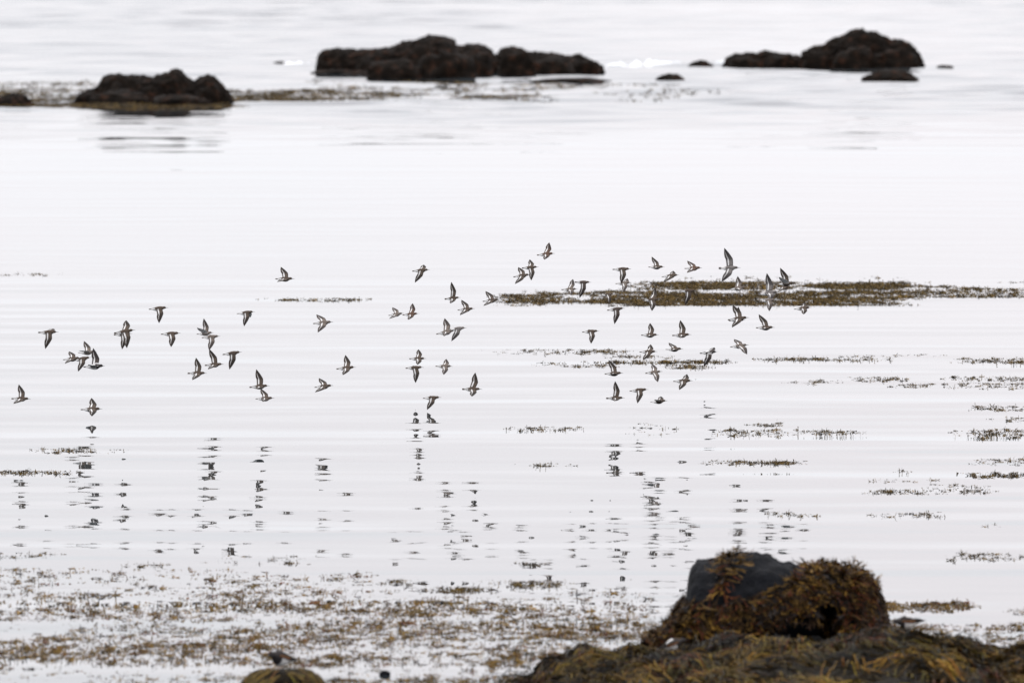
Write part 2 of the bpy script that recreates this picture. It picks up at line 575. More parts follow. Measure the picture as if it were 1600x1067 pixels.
def strip(W, u0, u1, v0, v1, n, size=1.0, up=0.5, mix=MIX_MID, flat=0.12, thr=None, nscale=(0.9, 0.35), edge=0.35, seed=0.0):
    """scatter n plants over the patch of water between the pixel rows v0 and v1, thinning to its ends"""
    n, size = max(4, int(n * THIN)), size * SMALL
    k = tries = 0
    while k < n and tries < n * 30:
        tries += 1
        e = random.random()
        u = u0 + (u1 - u0) * e
        ve = random.random()
        v = v0 + (v1 - v0) * ve
        if random.random() > min(1, min(e, 1 - e) / edge + 0.08 if edge else 1):
            continue
        p = ground(u, v)
        if thr is not None:
            q = noise.fractal((p.x * nscale[0] + seed, p.y * nscale[1], seed), 1.0, 2.0, 3)
            if q < thr + random.uniform(-0.12, 0.12):
                continue
        float_plant(W, p.x, p.y, size * random.uniform(0.7, 1.25), up, flat, *mix)
        k += 1
BIRDS = [
    ((91.9, 519.1), (59.6, 519.6), (82.1, 513.1), (71.3, 544.0), 'd', 681, 'dark sandpiper with near wing hanging straight down, alone at upper left of the flock'),
    ((211.9, 515.7), (178.1, 520.9), (195.9, 499.8), (198.8, 542.5), 'd', 668, 'sandpiper with one wing up and one down, front one of an overlapping pair at left'),
    ((207.2, 521.3), (177.8, 523.4), None, (191.3, 545.9), 'd', 652, 'sandpiper mostly hidden behind another with one wing up, only its lowered wing and bill showing'),
    ((263.4, 481.0), (232.5, 483.4), None, (249.0, 503.5), 'd', 662, 'sandpiper with lowered wing, highest bird of the left end of the flock'),
    ((282.6, 520.9), (251.3, 522.3), None, (268.1, 541.8), 'd', 676, 'sandpiper with lowered wing, just below the highest bird at the left end'),
    ((151.5, 550.0), (121.9, 551.3), (130.7, 534.6), (123.8, 546.6), 'g', 640, 'greyish sandpiper with bent raised wing, topmost of the tight cluster of four at left'),
    ((127.5, 559.4), (98.4, 562.2), (106.9, 548.7), (102.2, 565.9), 'd', 655, 'sandpiper with bent raised wing, rearmost of the tight cluster of four at left'),
    ((143.4, 558.4), (113.4, 563.5), None, (122.8, 580.0), 'd', 648, 'sandpiper with lowered wing squeezed in the middle of the cluster of four at left'),
    ((165.4, 571.9), (130.3, 573.4), (145.3, 545.9), (139.1, 570.3), 't', 672, 'black and white turnstone with raised wing, front bird of the cluster of four at left'),
    ((48.4, 623.5), (17.8, 622.8), (28.7, 601.0), (22.1, 629.7), 'd', 692, 'sandpiper with tall raised wing, leftmost bird of the whole flock'),
    ((160.3, 639.1), (126.0, 640.0), (142.1, 624.3), (144.8, 647.1), 'd', 656, 'sandpiper with both short wings spread, lowest bird at the left end of the flock'),
    ((460.6, 436.0), (430.2, 436.0), (438.5, 416.9), (433.4, 440.0), 'd', 650, 'lone sandpiper with raised wing high above the others, left of centre'),
    ((398.5, 487.3), (370.0, 490.4), (390.9, 496.7), (381.6, 508.4), 'd', 668, 'sandpiper with both wings lowered, alone above the left middle group'),
    ((334.4, 519.9), (307.4, 522.1), (318.2, 498.3), (308.1, 511.8), 'g', 628, 'greyish sandpiper with raised wing at the top of a vertical string of three birds'),
    ((344.5, 525.5), (315.3, 527.7), None, (327.2, 547.3), 'g', 634, 'pale greyish sandpiper with lowered wing, middle of a vertical string of three birds'),
    ((350.2, 569.1), (320.0, 570.9), (326.8, 546.2), (325.7, 575.0), 'd', 640, 'sandpiper with raised wing at the bottom of a vertical string of three birds'),
    ((323.9, 583.3), (293.0, 583.3), (305.9, 559.0), (301.4, 591.8), 'd', 700, 'sandpiper with raised wing, just lower left of the vertical string of three birds'),
    ((378.3, 550.2), (347.9, 554.0), None, (358.7, 577.0), 'd', 690, 'sandpiper with long lowered wing, just right of the vertical string of three birds'),
    ((421.7, 602.8), (389.7, 605.1), (400.3, 578.3), (402.6, 607.3), 'd', 676, 'sandpiper with tall raised wing flying right above a bird with a short folded wing'),
    ((429.1, 622.2), (399.2, 623.3), (407.1, 609.6), None, 'd', 664, 'sandpiper with short folded wing, directly under a bird with tall raised wing'),
    ((521.1, 503.4), (489.1, 505.7), (494.1, 492.7), (497.0, 517.6), 'g', 660, 'sandpiper with near wing pointing down, top of three loose birds left of centre'),
    ((556.6, 573.8), (525.6, 576.5), (539.7, 557.0), (536.4, 585.5), 'd', 684, 'sandpiper with wings up and down, rightmost of three loose birds left of centre'),
    ((521.3, 602.4), (491.4, 605.1), (498.1, 593.0), (492.5, 613.2), 'd', 670, 'sandpiper with both wings swept back, lowest of three loose birds left of centre'),
    ((672.0, 421.8), (644.1, 423.9), (661.8, 413.4), (648.3, 440.7), 'd', 650, 'brown sandpiper with dark lowered wing, highest bird of the central group'),
    ((720.0, 464.9), (694.7, 467.4), (705.2, 440.4), (704.0, 474.1), 'd', 664, 'sandpiper with very tall upright wing below the highest bird of the central group'),
    ((742.3, 482.4), (715.0, 484.6), (720.9, 469.4), (718.7, 491.4), 'd', 680, 'sandpiper with swept wings, lower right of the bird with very tall upright wing'),
    ((781.6, 468.1), (754.1, 471.1), (758.5, 454.6), (755.5, 477.5), 'd', 646, 'sandpiper with hooked raised wing at the left tip of the long weed bank'),
    ((631.5, 489.7), (607.0, 493.0), (612.9, 480.1), (608.3, 498.4), 'g', 690, 'pale sandpiper with wings swept back, tail bird of a close pair in central group'),
    ((655.1, 490.2), (628.9, 492.2), (644.6, 474.0), (638.2, 499.8), 'r', 672, 'reddish brown sandpiper, front bird of a close pair left in the central group'),
    ((713.3, 515.8), (681.6, 522.2), (694.7, 497.8), None, 'g', 656, 'grey sandpiper with raised wing, its head hidden behind another grey bird'),
    ((729.3, 512.4), (701.5, 515.0), None, (705.4, 533.2), 'k', 676, 'large pale grey wader with dark lowered wing, overlapping a grey bird behind it'),
    ((666.3, 560.5), (639.4, 560.6), (653.7, 545.2), (652.7, 569.4), 'd', 640, 'sandpiper with wings up and down, upper bird of two stacked one over the other'),
    ((662.5, 574.0), (633.7, 575.3), None, (649.5, 597.9), 'd', 622, 'sandpiper with long lowered wing, lower bird of two stacked one over the other'),
    ((707.9, 572.6), (680.4, 572.2), (697.3, 563.3), (693.5, 585.2), 'g', 668, 'pale brown sandpiper with curved lowered wing, right of the two stacked birds'),
    ((753.5, 608.3), (722.0, 608.0), (742.7, 582.0), (737.5, 619.0), 'd', 686, 'sandpiper with tall raised wing, lower right bird of the central group'),
    ((689.7, 621.1), (660.7, 622.3), None, (667.5, 639.6), 'd', 642, 'sandpiper skimming lowest over the water with its reflection close underneath'),
    ((867.3, 396.3), (838.9, 398.8), (858.3, 379.4), (850.7, 405.6), 'r', 655, 'reddish sandpiper with raised wing, topmost bird of the whole flock'),
    ((842.0, 417.4), (815.3, 419.1), (828.0, 407.7), (830.2, 438.1), 'd', 662, 'dark sandpiper with lowered wing, front bird of the pair under the topmost bird'),
    ((829.6, 429.2), (802.1, 432.9), (809.9, 418.2), (804.7, 444.0), 'd', 640, 'sandpiper with wings bent back, lower bird of the pair under the topmost bird'),
    ((903.0, 452.0), (877.2, 452.8), (895.4, 435.4), (892.1, 459.5), 'g', 640, "pale sandpiper with raised wing, behind a dark bird over the weed bank's left part"),
    ((924.1, 441.5), (898.0, 441.0), None, (905.6, 465.4), 'x', 668, "very dark sandpiper with lowered wing over the weed bank's left part"),
    ((986.6, 420.7), (957.0, 421.2), None, (970.9, 442.7), 'd', 676, 'sandpiper with lowered wing reaching down onto a paler bird below it'),
    ((987.4, 441.8), (961.6, 443.5), (980.7, 437.6), (974.7, 455.3), 'g', 650, "pale sandpiper touched from above by another bird's wing tip, at the bank's upper edge"),
    ((960.4, 459.5), (938.5, 461.7), None, (952.3, 473.4), 'd', 644, 'small sandpiper with lowered wing against the weed bank, its head lost in the weed'),
    ((976.9, 481.8), (948.6, 484.9), None, (960.1, 505.9), 'x', 664, 'very dark sandpiper with lowered wing just below the weed bank'),
    ((936.8, 517.4), (909.5, 518.9), None, (923.6, 536.8), 'd', 672, "sandpiper with lowered wing, alone in open water below the weed bank's left part"),
    ((1029.8, 523.5), (1001.6, 523.8), (1016.0, 504.2), None, 'd', 658, 'sandpiper with upright wing, left one of two alike flying level below the bank'),
    ((1080.5, 523.0), (1050.2, 524.3), (1063.3, 500.7), None, 'd', 670, 'sandpiper with upright wing, right one of two alike flying level below the bank'),
    ((1027.4, 549.6), (999.1, 550.1), (1017.1, 540.5), (1004.3, 561.7), 'd', 662, 'sandpiper with dark near wing pointing down, just under the left of two level birds'),
    ((1067.8, 545.3), (1039.7, 546.1), (1045.3, 537.7), None, 'd', 678, 'sandpiper with folded wing and no lowered wing, under the right of two level birds'),
    ((1122.4, 549.7), (1093.3, 552.1), (1116.8, 543.4), (1099.6, 572.6), 't', 600, 'blackish turnstone with broad lowered wing over the thin weed lines at right'),
    ((974.1, 583.1), (944.6, 584.3), (951.3, 563.3), None, 'd', 650, 'sandpiper with backward hooked raised wing on the thin weed lines'),
    ((1035.4, 580.4), (1008.3, 583.2), (1019.5, 569.5), (1027.9, 597.1), 'g', 684, 'pale brown sandpiper with arched wings showing bold white bars below the thin weed lines'),
    ((1082.7, 595.2), (1051.8, 595.8), (1074.0, 587.9), (1061.2, 607.9), 'd', 672, 'sandpiper with white barred lowered wing, lower right of the arched wing bird'),
    ((976.5, 621.8), (947.0, 622.3), (961.3, 595.5), (960.2, 625.0), 'd', 664, 'sandpiper with tall upright wing, left of the three lowest birds right of centre'),
    ((1013.6, 608.7), (983.6, 611.0), None, (995.9, 628.2), 'd', 655, 'sandpiper with lowered wing, middle of the three lowest birds right of centre'),
    ((1043.4, 626.2), (1015.8, 628.2), (1033.0, 619.9), (1022.7, 624.2), 'd', 690, 'sandpiper with closed wings, right of the three lowest birds right of centre'),
    ((1170.4, 539.1), (1140.8, 542.2), (1147.4, 530.7), (1166.8, 551.4), 'g', 676, 'pale brown sandpiper with near wing reaching forward and down, right of the blackish turnstone'),
    ((1038.9, 417.5), (1013.0, 417.5), (1018.5, 402.6), None, 'd', 640, "small sandpiper with hooked raised wing above the weed bank's left half"),
    ((1061.6, 429.8), (1033.9, 432.9), (1052.5, 424.9), (1036.6, 441.1), 'd', 652, "sandpiper gliding with wing swept back, just above the weed bank's top edge"),
    ((1097.5, 418.9), (1069.4, 419.8), (1074.3, 409.0), (1073.0, 425.6), 'r', 660, 'reddish sandpiper with folded back wings, left of the largest grey wader'),
    ((1157.3, 418.6), (1122.9, 419.3), (1131.9, 387.8), (1127.2, 439.2), 'k', 690, 'largest pale grey wader with both long wings fully spread above the weed bank'),
    ((1166.7, 449.2), (1139.5, 451.9), (1153.1, 432.5), (1156.8, 454.3), 'g', 642, 'pale sandpiper against the weed bank, just under the largest grey wader'),
    ((1218.4, 456.1), (1184.9, 459.7), (1198.4, 427.1), (1203.9, 464.6), 'k', 664, 'pale grey wader with tall raised wing on the right half of the weed bank'),
    ((1213.9, 469.3), (1187.6, 470.1), None, (1201.7, 486.0), 'g', 678, 'pale sandpiper with lowered wing directly under a grey wader at the bank'),
    ((1243.2, 442.5), (1213.3, 444.0), (1219.3, 418.9), (1216.6, 433.4), 'd', 668, 'dark sandpiper with raised wing, upper bird of the pair at upper right'),
    ((1236.5, 448.8), (1211.1, 450.7), None, (1217.5, 453.7), 'd', 650, 'sandpiper half hidden below a dark bird with raised wing at upper right'),
    ((1089.3, 454.3), (1061.6, 455.2), None, (1070.3, 476.9), 'd', 656, 'sandpiper with dark lowered wing against the middle of the weed bank'),
    ((1032.6, 467.9), (1004.1, 469.3), (1024.1, 452.5), (1018.6, 486.0), 'd', 672, "sandpiper with wings up and down against the weed bank's lower edge"),
    ((1170.9, 496.3), (1137.2, 500.1), (1145.5, 478.8), (1143.2, 509.9), 'd', 674, 'dark sandpiper with raised wing, nearer of two birds overlapping almost wholly at right'),
    ((1164.9, 500.5), (1139.0, 501.2), (1154.0, 480.2), (1144.1, 508.7), 'd', 650, 'sandpiper almost wholly hidden behind another dark bird at right'),
    ((1211.1, 511.9), (1181.2, 512.3), (1185.8, 491.4), None, 'd', 660, 'dark sandpiper with hooked raised wing, alone below the weed bank at right'),
    ((1268.2, 480.6), (1240.5, 483.3), (1257.4, 473.9), (1255.5, 491.8), 'd', 666, 'sandpiper with short lowered wing, rightmost bird of the whole flock'),
]
def patch(strips, label, **kw):
    W = Weed()
    for st in strips:
        d = dict(kw)
        if isinstance(st[-1], dict):
            d.update(st[-1])
            st = st[:-1]
        strip(W, *st, **d)
    c = ground((strips[0][0] + strips[0][1]) / 2, strips[0][3])
    return W.build("floating_seaweed", None, label, "seaweed", c)

# the long weed bank in the middle distance
patch([(770, 880, 460, 474, 420), (775, 1440, 455, 478, 3700, dict(edge=0.3, thr=-0.12, seed=1.7, nscale=(0.8, 0.5))), (840, 1330, 458, 474, 1700, dict(edge=0.3, thr=-0.1, seed=7.7, nscale=(1.5, 0.7))), (985, 1680, 441, 452, 900, dict(thr=0.0, seed=3.1)), (990, 1270, 440, 453, 900, dict(edge=0.3)), (1250, 1420, 444, 452, 250),
       (1000, 1180, 441, 450, 260), (1280, 1430, 444, 468, 700), (1400, 1680, 452, 465, 700, dict(edge=0.05)), (1180, 1420, 466, 473, 300),
       (1050, 1500, 432, 440, 30)],
      "long olive brown bank of floating weed behind the flying flock", size=1.2, up=0.5, mix=MIX_MID)
patch([(-60, 106, 427, 431, 60)], "thin line of weed at the left edge, level with the weed bank", size=1.0, up=0.4)
patch([(405, 590, 466, 472, 70), (430, 475, 467, 470, 40), (505, 560, 467, 470, 40)], "thin line of weed floating left of the centre, below the lone high bird", size=1.0, up=0.5)
patch([(755, 1010, 546, 554, 120), (900, 975, 547, 551, 70), (940, 1060, 556, 560, 60), (905, 1160, 563, 569, 180), (1030, 1130, 564, 567, 90),
       (870, 980, 570, 574, 50), (1035, 1110, 570, 576, 110), (810, 900, 566, 572, 20)],
      "broken lines of weed below the weed bank, among the right hand birds", size=0.95, up=0.5)
patch([(1175, 1310, 559, 564, 170), (1300, 1400, 556, 565, 60), (1290, 1490, 554, 558, 25), (1480, 1680, 560, 567, 230)],
      "weed line right of the blackish turnstone, running to the right edge", size=0.95, up=0.5)
patch([(1225, 1310, 594, 600, 30), (1330, 1420, 589, 597, 90), (1390, 1460, 600, 606, 60), (1460, 1700, 588, 596, 150), (1460, 1700, 598, 608, 160)],
      "scattered weed lines at the right edge, upper of the right side patches", size=0.95, up=0.5)
patch([(1510, 1700, 635, 642, 90), (1550, 1700, 652, 659, 70), (1480, 1700, 671, 685, 240)],
      "weed lines at the right edge, halfway down the picture", size=0.95, up=0.5)
patch([(1110, 1245, 671, 682, 120), (1150, 1235, 661, 666, 35), (1250, 1352, 673, 679, 80), (985, 1060, 661, 680, 24), (785, 915, 667, 673, 70)],
      "loose line of weed right of centre, just under the lowest flying birds", size=0.9, up=0.55)
patch([(1090, 1262, 720, 726, 130), (1180, 1250, 721, 726, 70), (810, 890, 724, 729, 30)],
      "short dense weed line above the dark bird reflections at right", size=0.95, up=0.6)
patch([(1510, 1700, 717, 727, 120), (1490, 1700, 738, 746, 100), (1390, 1425, 733, 739, 8)],
      "weed tufts at the right edge, below the middle", size=0.9, up=0.6)
patch([(1335, 1460, 749, 754, 20), (1355, 1450, 765, 772, 70), (1440, 1570, 757, 772, 70), (1200, 1285, 800, 808, 22), (1355, 1490, 800, 808, 40), (1530, 1562, 819, 825, 6)],
      "small separate weed sprigs on open water at right", size=0.9, up=0.65)
patch([(1475, 1700, 864, 876, 150)], "weed line at the right edge, above the big weedy rock", size=0.9, up=0.55)
patch([(-80, 130, 735, 741, 170), (45, 205, 700, 708, 70)], "weed lines at the left edge among bird reflections", size=0.9, up=0.5)
patch([(-80, 100, 863, 872, 60), (190, 265, 880, 888, 30), (315, 500, 868, 882, 40), (430, 480, 878, 884, 14)],
      "sparse weed tufts above the weed covered shallows at left", size=0.85, up=0.6)
patch([(585, 640, 906, 914, 30), (655, 775, 917, 927, 110), (778, 888, 908, 918, 90), (795, 860, 878, 884, 20)],
      "narrow weed raft just beyond the weed covered shallows", size=0.95, up=0.6)
# the weed covered shallows in front
patch([(-150, 620, 888, 930, 380, dict(thr=0.01, seed=1.0)), (-150, 1010, 925, 960, 627, dict(thr=-0.07, seed=2.0)),
       (-150, 1030, 950, 1000, 1482, dict(thr=-0.09, seed=3.0)), (-150, 1030, 985, 1040, 1710, dict(thr=-0.09, seed=4.0)),
       (350, 1010, 940, 1000, 912, dict(thr=-0.19, seed=5.0)), (150, 470, 1005, 1040, 494, dict(seed=6.0)),
       (-100, 150, 1010, 1045, 247, dict(thr=-0.09, seed=8.0)), (520, 900, 1020, 1090, 874, dict(thr=-0.04, seed=9.0)), (-150, 1030, 905, 1070, 1100, dict(size=0.7)), (300, 1020, 930, 1060, 700, dict(size=0.75)), (130, 400, 1056, 1090, 171)],
      "mass of brown and golden weed tips covering the near shallows", size=1.0, up=0.5, mix=MIX_FORE, flat=0.15, edge=0.0, nscale=(0.7, 0.5))
patch([(1370, 1700, 940, 985, 722, dict(thr=-0.19, seed=11.0)), (1390, 1700, 975, 1010, 494), (1400, 1520, 942, 956, 133)],
      "weed tips in the shallows right of the big weedy rock", size=0.9, up=0.6, mix=MIX_FORE, edge=0.0)
# weed round the far rocks
patch([(-40, 165, 128, 138, 160), (-40, 150, 143, 158, 700), (-40, 380, 158, 170, 2400, dict(edge=0.1)), (330, 580, 144, 163, 1300), (100, 340, 165, 172, 260)],
      "brown weed floating round the far left rock", size=2.3, up=0.35, mix=MIX_FAR, flat=0.2, edge=0.15)
patch([(340, 860, 140, 160, 1300, dict(thr=0.03, nscale=(0.35, 0.08))), (470, 960, 128, 142, 260, dict(thr=0.0, nscale=(0.35, 0.08))), (930, 1150, 134, 160, 110, dict(thr=0.08, nscale=(0.4, 0.1)))],
      "thin weed drifting in front of the widest far outcrop", size=2.9, up=0.35, mix=MIX_FAR, flat=0.2, edge=0.15)

# ------------------------------------------------------------------ near weed covered reef
REEF_TOP = [(780, 1130), (828, 1062), (850, 1040), (900, 1028), (960, 1025), (1015, 1021), (1090, 1016), (1160, 1007), (1230, 1003), (1300, 999),
            (1400, 993), (1470, 1001), (1530, 1004), (1600, 1007), (1700, 1012), (1800, 1030), (1900, 1070)]
REEF_Y = 77.6
RX = [at_y(u, 1000, REEF_Y).x for u, v in REEF_TOP]
RZ = [at_y(u, v, REEF_Y).z - 0.055 for u, v in REEF_TOP]

def reef_z(x, y):
    crest = float(np.interp(x, RX, RZ))
    yc = REEF_Y + 0.35 * noise.noise((x * 0.8, 3.3, 0))
    d = y - yc
    if d > 0:
        f = 1 - (d / 2.0) ** 2 * 1.0
    else:
        f = 1 - (d / 7.5) ** 2 * 0.8
    lump = 0.11 * noise.fractal((x * 1.7, y * 1.1, 1.2), 1.0, 2.0, 4) + 0.05 * noise.noise((x * 4.5, y * 2.6, 7))
    if crest < 0:
        f = 1.0
    fade = max(0.0, min(1.0, crest / 0.10))
    return crest * f + lump * fade - (0.05 if d > 1.6 else 0)

def build_reef():
    e = empty("weedy_reef", (2.4, REEF_Y, 0))
    tag(e, "low reef buried in tangled olive weed strands along the bottom right", "reef")
    org = Vector(e.location)
    xs = np.linspace(RX[0], RX[-1], 120)
    ys = np.linspace(70.5, 80.2, 90)
    verts = [Vector((x, y, reef_z(x, y))) - org for y in ys for x in xs]
    nx = len(xs)
    faces = [(j * nx + i, j * nx + i + 1, (j + 1) * nx + i + 1, (j + 1) * nx + i) for j in range(len(ys) - 1) for i in range(nx - 1)]
    mesh_obj("reef_rock", verts, faces, MAT_REEF, e)
    W = Weed()
    cols = [(0.1020, 0.0626, 0.0109), (0.0510, 0.0340, 0.0082), (0.1428, 0.0802, 0.0122), (0.0150, 0.0116, 0.0061), (0.0068, 0.0061, 0.0054), (0.0476, 0.0163, 0.0068), (0.0272, 0.0231, 0.0163)]
    wts = [2.6, 3, 1.2, 3.2, 3.4, 0.8, 0.5]
    nclump = 2500
    for _ in range(nclump):
        x = random.uniform(RX[1], RX[-1] - 0.3)
        y = random.choice((random.uniform(73.0, 78.6), random.uniform(75.5, 78.4), random.uniform(76.8, 78.4), random.uniform(78.0, 79.8)))
        if reef_z(x, y) < 0.0:
            continue
        ang = random.uniform(0, 2 * math.pi) if random.random() < 0.3 else -math.pi / 2 + random.gauss(0, 0.7)
        tone = random.choices(cols, wts)[0]
        ns = random.randint(8, 16)
        heap = random.uniform(0.01, 0.085) if y < 78.0 else random.uniform(0.0, 0.03)
        bend = random.gauss(0, 1.0)
        for s in range(ns):
            px, py = x + random.gauss(0, 0.06), y + random.gauss(0, 0.10)
            a = ang + random.gauss(0, 0.22)
            L = random.uniform(0.22, 0.55)
            n = 8
            k = random.uniform(0.75, 1.3)
            c = tuple(t * k for t in tone)
            c2 = tuple(t * k * random.uniform(0.9, 1.6) for t in tone)
            pts, sides, wd = [], [], []
            hz = heap * random.uniform(0.4, 1.2)
            w = random.uniform(0.005, 0.010)
            for i in range(n):
                t = i / (n - 1)
                z = max(reef_z(px, py), -0.03) + 0.008 + hz * math.sin(math.pi * min(1, t * 0.9 + 0.12)) * (1 + 0.2 * math.sin(t * 9 + s))
                pts.append(Vector((px, py, z)) - org)
                sd = Vector((-math.sin(a), math.cos(a), random.uniform(0.2, 1.0))).normalized()
                sides.append(sd)
                wd.append(w * (1 if t < 0.75 else 1 - (t - 0.75) * 2.4))
                a += bend * 0.12 + random.gauss(0, 0.13)
                px += math.cos(a) * L / n
                py += math.sin(a) * L / n
            W.ribbon(pts, wd, sides, c, c2)
    W.build("seaweed_strands", e)
    return e

build_reef()

# ------------------------------------------------------------------ big weedy rock
ROCK_Y = 81.0
ROCK_TOP = [(1004, 1030), (1014, 1014), (1034, 990), (1054, 972), (1070, 953), (1075, 915), (1078, 893), (1090, 874), (1122, 866), (1180, 866),
            (1205, 871), (1228, 879), (1275, 889), (1310, 893), (1350, 899), (1364, 908), (1367, 933), (1375, 965), (1386, 1000), (1396, 1030)]

def build_rock():
    org = Vector((at_y(1205, 1000, ROCK_Y).x, ROCK_Y, 0))
    e = empty("seaweed_covered_rock", org)
    tag(e, "big near rock, bare dark stone at upper left, draped with golden brown weed", "rock")
    us = [p[0] for p in ROCK_TOP]
    vs_ = [p[1] for p in ROCK_TOP]
    # sample the outline evenly along its length
    pts = [at_y(u, v, ROCK_Y) - org for u, v in ROCK_TOP]
    cum = [0]
    for a, b in zip(pts, pts[1:]):
        cum.append(cum[-1] + (b - a).length)
    N, M = 150, 64
    ss = np.linspace(0, cum[-1], N)
    px = np.interp(ss, cum, [p.x for p in pts])
    pz = np.interp(ss, cum, [p.z for p in pts])
    x0, x1 = px[0], px[-1]
    verts, faces = [], []
    for i in range(N):
        e_ = 2 * (px[i] - x0) / (x1 - x0) - 1
        half = 0.12 + 0.62 * max(0, 1 - abs(e_) ** 2.6) ** 0.5
        for j in range(M):
            f = math.pi * j / (M - 1)
            cy, sy = math.cos(f), math.sin(f)
            y = -half * math.copysign(abs(cy) ** 0.75, cy)
            z = -0.12 + (pz[i] + 0.12) * sy ** 0.62
            x = px[i]
            # hollow under the weed fringe, low on the front right
            u = 800 + (x + org.x) / ROCK_Y * FPX
            if y < 0:
                hol = math.exp(-((u - 1250) / 55) ** 2) * max(0, 1 - z / 0.22) + math.exp(-((u - 1290) / 16) ** 2) * max(0, min(1, (0.36 - z) / 0.1))
                y *= 1 - 0.6 * min(1, hol)
            p = Vector((x, y, z))
            d = 0.045 * noise.fractal(p * 3.1 + Vector((4, 1, 7)), 1, 2, 4) - 0.035 * abs(noise.noise(p * 5.5)) + 0.016 * noise.noise(p * 14) + 0.008 * noise.noise(p * 31)
            nrm = Vector((0, -cy, sy))
            p += nrm * d
            verts.append(p)
    for i in range(N - 1):
        for j in range(M - 1):
            a = i * M + j
            faces.append((a, a + M, a + M + 1, a + 1))
    mesh_obj("stone", verts, faces, MAT_STONE, e)
    bvh = BVHTree.FromPolygons([tuple(v) for v in verts], faces)
    # weed: hanging fronds that follow the surface downwards, with forked golden tips
    def bare(p):
        """where the stone shows: the upper left of the front"""
        u = 800 + (p.x + org.x) / ROCK_Y * FPX
        v = 1010 - p.z * 219
        if 1105 < u < 1152 and v < 868 + (1152 - u) * 2.4 and v < 915 and u > 1105:
            return abs(u - (1142 - (v - 868) * 0.45)) > 5
        line = 932 - (u - 1075) * 0.12 if u < 1170 else 920 - (u - 1170) * 0.34
        if u > 1268:
            return False
        return u > 1073 and v < line + 8 * noise.noise((u * 0.05, v * 0.05, 2))
    cols = [(0.1178, 0.0651, 0.0136), (0.0651, 0.0384, 0.0112), (0.0372, 0.0211, 0.0087), (0.0174, 0.0105, 0.0068), (0.0558, 0.0186, 0.0087), (0.0310, 0.0260, 0.0236), (0.0087, 0.0068, 0.0056)]
    W = Weed()
    made = 0
    tries = 0
    while made < 9500 and tries < 60000:
        tries += 1
        i, j = random.randrange(1, N - 1), int(random.betavariate(1.2, 1.6) * (M - 2)) + 1
        p = verts[i * M + j].copy()
        if p.z < 0.0 or bare(p):
            continue
        u = 800 + (p.x + org.x) / ROCK_Y * FPX
        cl = noise.noise((p.x * 6, p.y * 6, p.z * 6))
        lump = noise.noise((p.x * 4.2 + 9, p.y * 4.2, p.z * 5.5))
        zone = noise.noise((p.x * 2.2 + 5, p.y * 2.2, p.z * 2.2))
        wts = [0.6, 1.3, 2.4, 2.8, 1.0, 0.9, 2.4]
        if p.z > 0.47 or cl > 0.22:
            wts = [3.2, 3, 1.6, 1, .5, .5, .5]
        elif cl < -0.12 or lump < -0.15:  # low spots between clumps: shadow put into the frond colours as dark browns
            wts = [.5, 1, 2, 3, 1.3, 1, 2]
        if zone > 0.25:
            wts[4] += 3
        if u < 1110:
            wts[1] += 2.5
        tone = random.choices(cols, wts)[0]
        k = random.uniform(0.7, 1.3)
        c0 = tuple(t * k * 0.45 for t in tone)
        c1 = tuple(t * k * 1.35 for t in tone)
        L = random.uniform(0.05, 0.17)
        n = 5
        w = random.choice((random.uniform(0.005, 0.010), random.uniform(0.010, 0.022), random.uniform(0.010, 0.022)))
        lift = random.uniform(0.002, 0.022) + max(0.0, lump) * 0.05
        pp, sides, wd = [], [], []
        d = Vector((random.gauss(0, 0.9), random.gauss(0, 0.4), -1)).normalized()
        free = False
        for s in range(n):
            t = s / (n - 1)
            loc, nor, idx, dist = bvh.find_nearest(p)
            if nor is None:
                break
            if nor.y > 0 and loc.y < 0.05 or nor.z < -0.2:
                nor = -nor if nor.dot(Vector((0, -1, 1))) < 0 else nor
            if not free:
                q = loc + nor * (lift * (0.4 + t) + 0.004)
            else:
                q = p
            pp.append(q)
            tang = d - nor * d.dot(nor)
            if tang.length < 0.05:
                tang = Vector((random.gauss(0, 1), -0.6, 0.2))
            tang.normalize()
            sd = tang.cross(nor)
            if sd.length < 1e-3:
                sd = Vector((1, 0, 0))
            sd = (sd.normalized() + nor * random.uniform(-0.8, 0.8)).normalized()
            sides.append(sd)
            wd.append(w * (0.6 + 0.6 * t))
            p = q + (tang + Vector((random.gauss(0, .15), random.gauss(0, .15), random.gauss(0, .1)))) * (L / n)
            if p.z < -0.02:
                p.z = -0.02
        if len(pp) < n:
            continue
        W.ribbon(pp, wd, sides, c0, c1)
        # forked tip, sticking out a little
        for sg in (-1, 1):
            tip = pp[-1] + (pp[-1] - pp[-2]).normalized() * random.uniform(0.012, 0.035) + sides[-1] * sg * random.uniform(0.008, 0.02) \
                + Vector((0, random.uniform(-0.02, 0.0), random.uniform(-0.004, 0.022)))
            W.ribbon((pp[-1], tip), (w * 0.8, w * 0.6), (sides[-1], sides[-1]), c1, tuple(t * 1.15 for t in c1))
        made += 1
    # tufts standing on the crest, breaking the outline
    for _ in range(380):
        i = random.randrange(2, N - 2)
        j = int(M / 2 + random.gauss(0, 9))
        j = max(4, min(M - 4, j))
        p = verts[i * M + j]
        if bare(p) or p.z < 0.05:
            continue
        loc, nor, idx, dist = bvh.find_nearest(p)
        if nor.z < 0:
            nor = -nor
        tone = random.choice(cols[:3]) if random.random() < 0.8 else random.choice(cols)
        h = random.uniform(0.01, 0.035)
        d = (Vector((0, -0.2, 0.5)) + nor + Vector((random.gauss(0, .7), random.gauss(0, .4), random.gauss(0, .3)))).normalized()
        sd = Vector((1, random.uniform(-.6, .6), random.uniform(-.5, .5))).normalized()
        w = random.uniform(0.005, 0.011)
        W.ribbon((p, p + d * h * .6, p + d * h), (w * .6, w, w * .9), (sd,) * 3, tone, tuple(t * 1.3 for t in tone))
